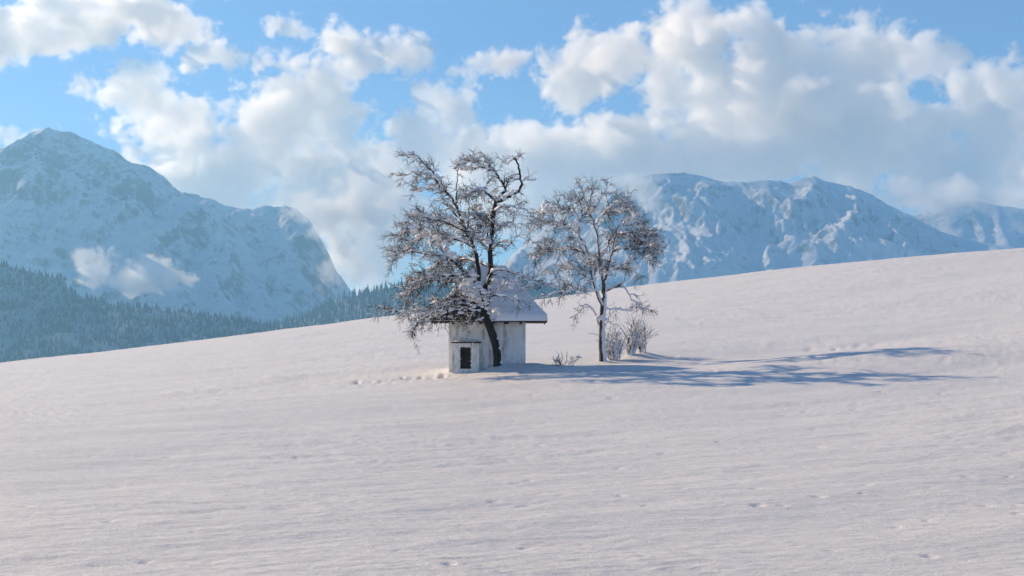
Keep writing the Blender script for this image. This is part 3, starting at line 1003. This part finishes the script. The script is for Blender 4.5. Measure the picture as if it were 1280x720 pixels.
T1 = 56.2
trunk1 = [((622, 464), .20), ((622, 450), .155), ((620.5, 436), .15), ((617, 422), .15), ((612, 408), .155), ((607, 396), .16), ((603, 384), .155), ((603, 372), .14)]
limbs1 = [
    # upright stem and its fork
    ([(603, 374), (606, 362), (611, 350, .1), (613, 330, .2), (613.5, 300, .2), (616, 275, .2), (618, 258, .2), (620, 250, .2)], .115, .075, 1.0),
    ([(620, 251, .2), (627, 251), (639, 244, -.1), (649, 238, -.2), (651, 230, -.2), (650, 220, -.2), (648, 206, -.3), (642, 198, -.3)], .07, .03, .55),
    ([(620, 251, .2), (626, 243, .4), (631, 237, .5), (627, 227, .6), (619, 215, .6), (611, 208, .6), (608, 199, .6)], .07, .02, 1.3),
    ([(616, 213, .6), (605, 209, .3), (596, 206, .1), (583, 196, -.2)], .03, .012, 1.5),
    ([(620, 251, .2), (612, 245, -.3), (604, 238, -.6), (593, 238, -.9), (583, 246, -1.1)], .05, .02, 1.3),
    ([(651, 226, -.2), (660, 225, -.3), (670, 225.5, -.4)], .016, .006, .4),
    ([(642, 199, -.3), (634, 205, -.2), (626, 203, .1)], .016, .007, .7),
    # long limb leaning to the upper left
    ([(603, 374), (599, 352, -.3), (597, 332, -.5), (592, 309, -.6), (583, 290, -.7), (577, 275, -.7), (570, 255, -.7), (558, 241, -.8), (547, 228, -.8), (541, 214, -.9),
      (531, 204, -.9), (521, 196, -1.0), (512, 197, -1.0), (506, 194, -1.0)], .095, .018, .9),
    ([(577, 276, -.7), (566, 264, -.3), (554, 251, .1), (549, 236, .3), (541, 222, .4), (525, 217, .6), (496, 220, .8)], .05, .012, 1.1),
    ([(570, 254, -.7), (573, 248, -.5), (581, 246, -.3), (589, 241, -.1), (598, 235, .2)], .045, .016, 1.1),
    ([(570, 250, -.7), (571, 235, -.5), (572, 222, -.5), (573, 205, -.5)], .03, .010, .9),
    ([(546, 228, -.8), (543, 210, -1.1), (541, 202, -1.2)], .022, .008, .7),
    ([(553, 240, -.6), (538, 236, -.9), (522, 240, -1.2), (512, 238, -1.3)], .024, .008, .9),
    # left crown
    ([(605, 366), (592, 350, -.4), (582, 342, -.8), (572, 331, -1.1), (563, 323, -1.3), (551, 319, -1.4), (538, 317, -1.5), (515, 315, -1.7), (494, 325, -1.8)], .085, .012, 1.5),
    ([(592, 309, -.6), (572, 299, -.2), (552, 294, .3), (530, 296, .7), (512, 306, 1.0), (503, 316, 1.2)], .05, .012, 1.6),
    ([(583, 290, -.7), (563, 280, -1.2), (543, 274, -1.6), (523, 276, -1.9), (508, 285, -2.1), (501, 297, -2.1)], .048, .012, 1.7),
    ([(613, 316, .2), (600, 303, .8), (583, 290, 1.3), (560, 277, 1.7), (535, 271, 2.0), (515, 280, 2.2)], .05, .012, 1.6),
    ([(613, 335, .2), (595, 327, 1.0), (570, 325, 1.8), (545, 333, 2.3), (525, 345, 2.5), (512, 360, 2.5)], .05, .012, 1.6),
    ([(600, 360, -.3), (580, 355, .5), (560, 350, 1.0), (535, 352, 1.3), (515, 365, 1.5), (505, 380, 1.6)], .055, .012, 1.7),
    ([(582, 342, -.8), (565, 345, -1.3), (545, 345, -1.7), (525, 352, -2.0), (510, 362, -2.1)], .045, .012, 1.6),
    # lower left, drooping past the eave
    ([(604, 388), (588, 378, -.6), (570, 376, -1.0), (550, 385, -1.4), (532, 396, -1.6), (518, 408, -1.7), (510, 419, -1.7)], .06, .012, 1.7),
    ([(570, 376, -1.0), (545, 379, -.6), (525, 388, -.4), (505, 391, -.3), (484, 386, -.3)], .03, .008, 1.2),
    ([(604, 390), (592, 389, -.7), (580, 386, -1.0), (560, 390, -1.2), (542, 397, -1.3)], .04, .012, 1.6),
    ([(606, 396), (596, 402, -.5), (588, 414, -.7), (580, 424, -.7)], .022, .006, .7),
    # right side
    ([(608, 358), (615, 340, -.5), (631, 338, -.9), (650, 345, -1.0), (671, 351, -1.0), (697, 361, -1.0)], .045, .009, .9),
    ([(612, 345, .1), (626, 344, .6), (642, 352, .8), (652, 364, .9)], .034, .010, .55),
    ([(604, 380), (616, 370, -.7), (630, 370, -.9), (645, 378, -.9), (652, 386, -.9)], .036, .010, .8),
    ([(613, 312, .2), (626, 303, -.3), (638, 303, -.7), (645, 310, -.9)], .036, .010, .9),
    ([(615, 290, .2), (628, 280, .7), (640, 278, 1.1), (648, 286, 1.3)], .036, .010, .9),
    ([(617, 264, .2), (630, 258, -.4), (643, 259, -.8), (650, 268, -1.0)], .034, .010, .9),
    ([(616, 280, .2), (604, 270, -.6), (592, 268, -1.1), (580, 274, -1.4)], .036, .010, 1.4),
    ([(613, 300, .2), (607, 290, -1.0), (600, 290, -1.6), (592, 300, -2.0)], .036, .010, 1.4),
    ([(614, 290, .2), (620, 282, 1.0), (618, 278, 1.8), (612, 285, 2.4)], .036, .010, 1.4),
]
heaps1 = [(588, 352, -.6, 12, 22), (592, 368, -.7, 14, 24), (605, 378, -.4, 10, 12), (622, 345, .2, 11, 10), (630, 358, -.3, 12, 12), (608, 302, -.1, 5, 5), (578, 247, -.5, 5, 6),
          (588, 241, -.2, 5, 5), (630, 248, 0, 4, 4), (640, 243, -.1, 4, 4), (618, 239, .4, 5, 5), (548, 222, -.8, 3, 3), (516, 191, -1.0, 1.5, 1), (582, 208, .0, 4, 3),
          (575, 285, -.7, 5, 5), (512, 284, -2.0, 7, 9), (528, 268, -1.8, 8, 8), (560, 276, 1.6, 8, 8), (594, 262, .5, 6, 6), (545, 300, .3, 10, 9), (562, 320, -1.3, 6, 7), (556, 308, -.5, 8, 6), (525, 290, -1, 8, 7)]
tree('broad bare tree with dark leaning trunk in front of the hut wall', (622, 464), T1, trunk1, limbs1, heaps1, 11, M_BARK, dens=1.12, group=None)

T2 = 61.0
trunk2 = [((754, 456), .19), ((753.5, 445), .15), ((752.5, 430), .145), ((752.5, 415), .14), ((753, 400), .14), ((754, 386), .145), ((755, 373), .13)]
limbs2 = [
    ([(755, 376), (753.5, 352, .1), (751, 332, .2), (749.5, 312, .3), (748, 300, .3), (744, 282, .3), (738, 268, .2), (731, 250, .1), (724, 226, .1)], .095, .016, .9),
    ([(738, 268, .2), (738, 250, .4), (742, 236, .5), (746, 224, .6)], .035, .010, 1.0),
    ([(738, 266, .2), (746, 256, -.2), (754, 244, -.4), (760, 232, -.5)], .03, .009, .8),
    ([(733, 255, .1), (722, 252, -.4), (710, 250, -.7), (702, 243, -.9)], .026, .009, 1.3),
    ([(754, 384), (748, 368, -.2), (743, 355, -.3), (740, 340, -.4), (738, 323, -.4), (731, 305, -.4), (724, 293, -.4), (726, 275, -.5), (727, 262, -.5), (722, 245, -.6)], .085, .020, 1.0),
    ([(724, 293, -.4), (711, 284, -.7), (698, 280, -.9), (682, 276, -1.1), (670, 283, -1.3), (660, 290, -1.4)], .045, .010, 1.5),
    ([(726, 276, -.5), (715, 266, .1), (700, 260, .6), (685, 262, .9), (670, 272, 1.1)], .036, .010, 1.8),
    ([(738, 325, -.4), (729, 316, .1), (720, 312.5, .4), (704, 312, .8), (686, 314, 1.1), (670, 322, 1.2)], .045, .010, 1.3),
    ([(731, 306, -.4), (722, 301, -.9), (711, 300, -1.2), (693, 304, -1.5), (676, 310, -1.6)], .04, .010, 1.2),
    ([(756, 374), (758, 347, -.2), (763, 327, -.3), (767, 309, -.4), (770, 296, -.4), (773, 283, -.5), (782, 270, -.6)], .08, .022, 1.0),
    ([(766, 314, -.4), (776, 310.5, -.8), (794, 311, -1.1), (808, 312, -1.3), (820, 321, -1.4)], .042, .010, 1.7),
    ([(773, 284, -.5), (786, 279, -.1), (800, 285, .3), (811, 297, .6), (819, 310, .8)], .042, .010, 2.0),
    ([(771, 292, -.4), (784, 292, -1.0), (797, 297, -1.4), (808, 306, -1.7), (816, 318, -1.8)], .038, .010, 1.8),
    ([(744, 282, .3), (752, 270, .8), (765, 263, 1.2), (778, 262, 1.5), (792, 272, 1.7), (803, 286, 1.8)], .042, .010, 1.8),
    ([(752, 270, .8), (760, 261, .5), (770, 253, .3), (782, 252, .1)], .022, .008, 1.3),
    ([(750, 322, .2), (762, 305, 1.0), (772, 296, 1.7), (788, 297, 2.2), (800, 308, 2.5)], .04, .010, 1.5),
    ([(746, 364, -.2), (731, 363, -.7), (716, 363, -1.0), (702, 364, -1.2), (690, 368, -1.3), (680, 373, -1.3)], .045, .009, 1.2),
    ([(739, 356, -.3), (730, 343, .3), (714, 333, .8), (702, 335, 1.1), (690, 343, 1.3)], .04, .010, 1.2),
    ([(749, 406), (743, 390, -.3), (736.5, 383, -.5), (730, 382.5, -.6), (716, 400, -.7)], .04, .009, .7),
    ([(757, 364), (771, 358, -.5), (779, 359, -.7), (789, 373, -.9), (805, 389, -1.0)], .04, .008, 1.0),
    ([(757, 386), (771, 387, .4), (780, 388, .6), (790, 389, .7)], .026, .008, .8),
    ([(757, 407), (761, 400, .1), (763, 388, .2)], .024, .008, .6),
    ([(758, 345, -.2), (770, 335, .5), (785, 335, 1.0), (800, 345, 1.3)], .036, .009, 1.2),
    ([(752, 345, .1), (746, 330, -1.0), (740, 322, -1.6), (733, 325, -2.0)], .036, .009, 1.2),
]
heaps2 = [(683, 263, .3, 8, 14), (700, 262, .5, 8, 8), (724, 228, .1, 2, 2), (738, 236, .4, 1.5, 1), (738, 262, .2, 6, 7), (790, 275, .3, 9, 12), (805, 288, .6, 8, 12), (780, 262, 1.2, 6, 6), (818, 300, .7, 6, 8),
          (720, 282, -.7, 6, 5), (757, 316, .3, 4, 4), (756, 340, .1, 5, 6), (752, 400, -.1, 3, 4)]
tree('smaller bare tree standing right of the hut on a snow-plastered trunk', (754, 456), T2, trunk2, limbs2, heaps2, 29, M_RIME, dens=1.0, droop=0.15, group=None)


def shrub(name, label, px, py, Y, stems, hgt, spread, seed, snow_k, lean=(0, 0), twiggy=1.0, heap=0, thick=1.0):
    rg = np.random.default_rng(seed)
    g = P(px, py, Y)
    g[2] = gz(g[0], g[1]) + 0.03
    root = empty(name, g)
    tag(root, label, 'shrub')
    ms = MB()
    mt = MB()
    for k in range(stems):
        a = rg.uniform(0, 2 * math.pi)
        s = rg.uniform(0, 1) ** 0.6 * spread
        d = np.array([math.cos(a) * s + lean[0], math.sin(a) * s * 0.8 + lean[1], 1.0])
        h = hgt * rg.uniform(0.6, 1.05)
        p, r = grow(np.array([math.cos(a), math.sin(a), 0]) * rg.uniform(0.02, 0.16) / thick - [0, 0, 0.15], d, h + 0.15, rg.uniform(0.014, 0.026) * thick, rg, 0.02, 0.11 / thick, 7)
        m = MB(); tubes(m, p, r, 5)
        st = m.build('stem', M_TWIG, root)
        sn = MB()
        snow_on(sn, p, r, rg, snow_k, 0.035)
        if snow_k > 0.3:
            for i in range(1, 7):
                if rg.random() < snow_k:
                    seg = p[i - 1:i + 2] + np.array([0.012, -0.004, 0.01])
                    if len(seg) == 3: tubes(sn, seg, np.array([.4, 1, .4]) * rg.uniform(0.02, 0.042), 5)
        m = MB()
        for w in range(int(9 * twiggy)):
            i = int(rg.integers(2, 8))
            t = p[i] - p[i - 1]; t /= np.linalg.norm(t)
            p2, r2 = grow(p[i], t + perp(t, rg) * 0.6, rg.uniform(0.15, 0.42) * hgt, 0.009 * thick ** 0.5, rg, 0.0, 0.12, 4)
            tubes(m, p2, r2, 3)
            snow_on(sn, p2, r2, rg, snow_k * 0.9, 0.018, 4)
        if m.n: tag(m.build('twigs', M_TWIG, st), kind='stuff')
        if sn.n: tag(sn.build('snow', M_SNOW, st), kind='stuff')
    if heap:
        sn = MB()
        for q in range(heap):
            a = rg.uniform(0, 6.28); rr = rg.uniform(0, 0.55) * spread * hgt
            lump(sn, np.array([math.cos(a) * rr + lean[0] * hgt * .5, math.sin(a) * rr, hgt * rg.uniform(0.25, 0.75)]), rg.uniform(0.045, 0.13), rg, 0.9)
        tag(sn.build('snow', M_SNOW, root), kind='stuff')
    return root

shrub('shrub', 'low rounded shrub matted with snow beside the right trunk', 769, 447, 61.6, 28, 1.25, 0.40, 3, 0.9, (-0.08, 0), 1.3, 22)
shrub('shrub', 'tallest upright snowy shrub between two lower ones', 788, 446, 62.4, 18, 1.6, 0.14, 4, 0.85, (0.02, 0), 1.2, 8)
shrub('shrub', 'slim fan-shaped shrub at the right end of the cluster', 803, 442, 63.0, 12, 1.5, 0.2, 5, 0.6, (0.05, 0), 1.2, 4)
shrub('shrub', 'sparse thin dark twigs poking from the snow near the hut', 705, 458, 58.2, 13, 0.62, 1.25, 6, 0.22, (0.05, 0), 0.9, thick=0.5)
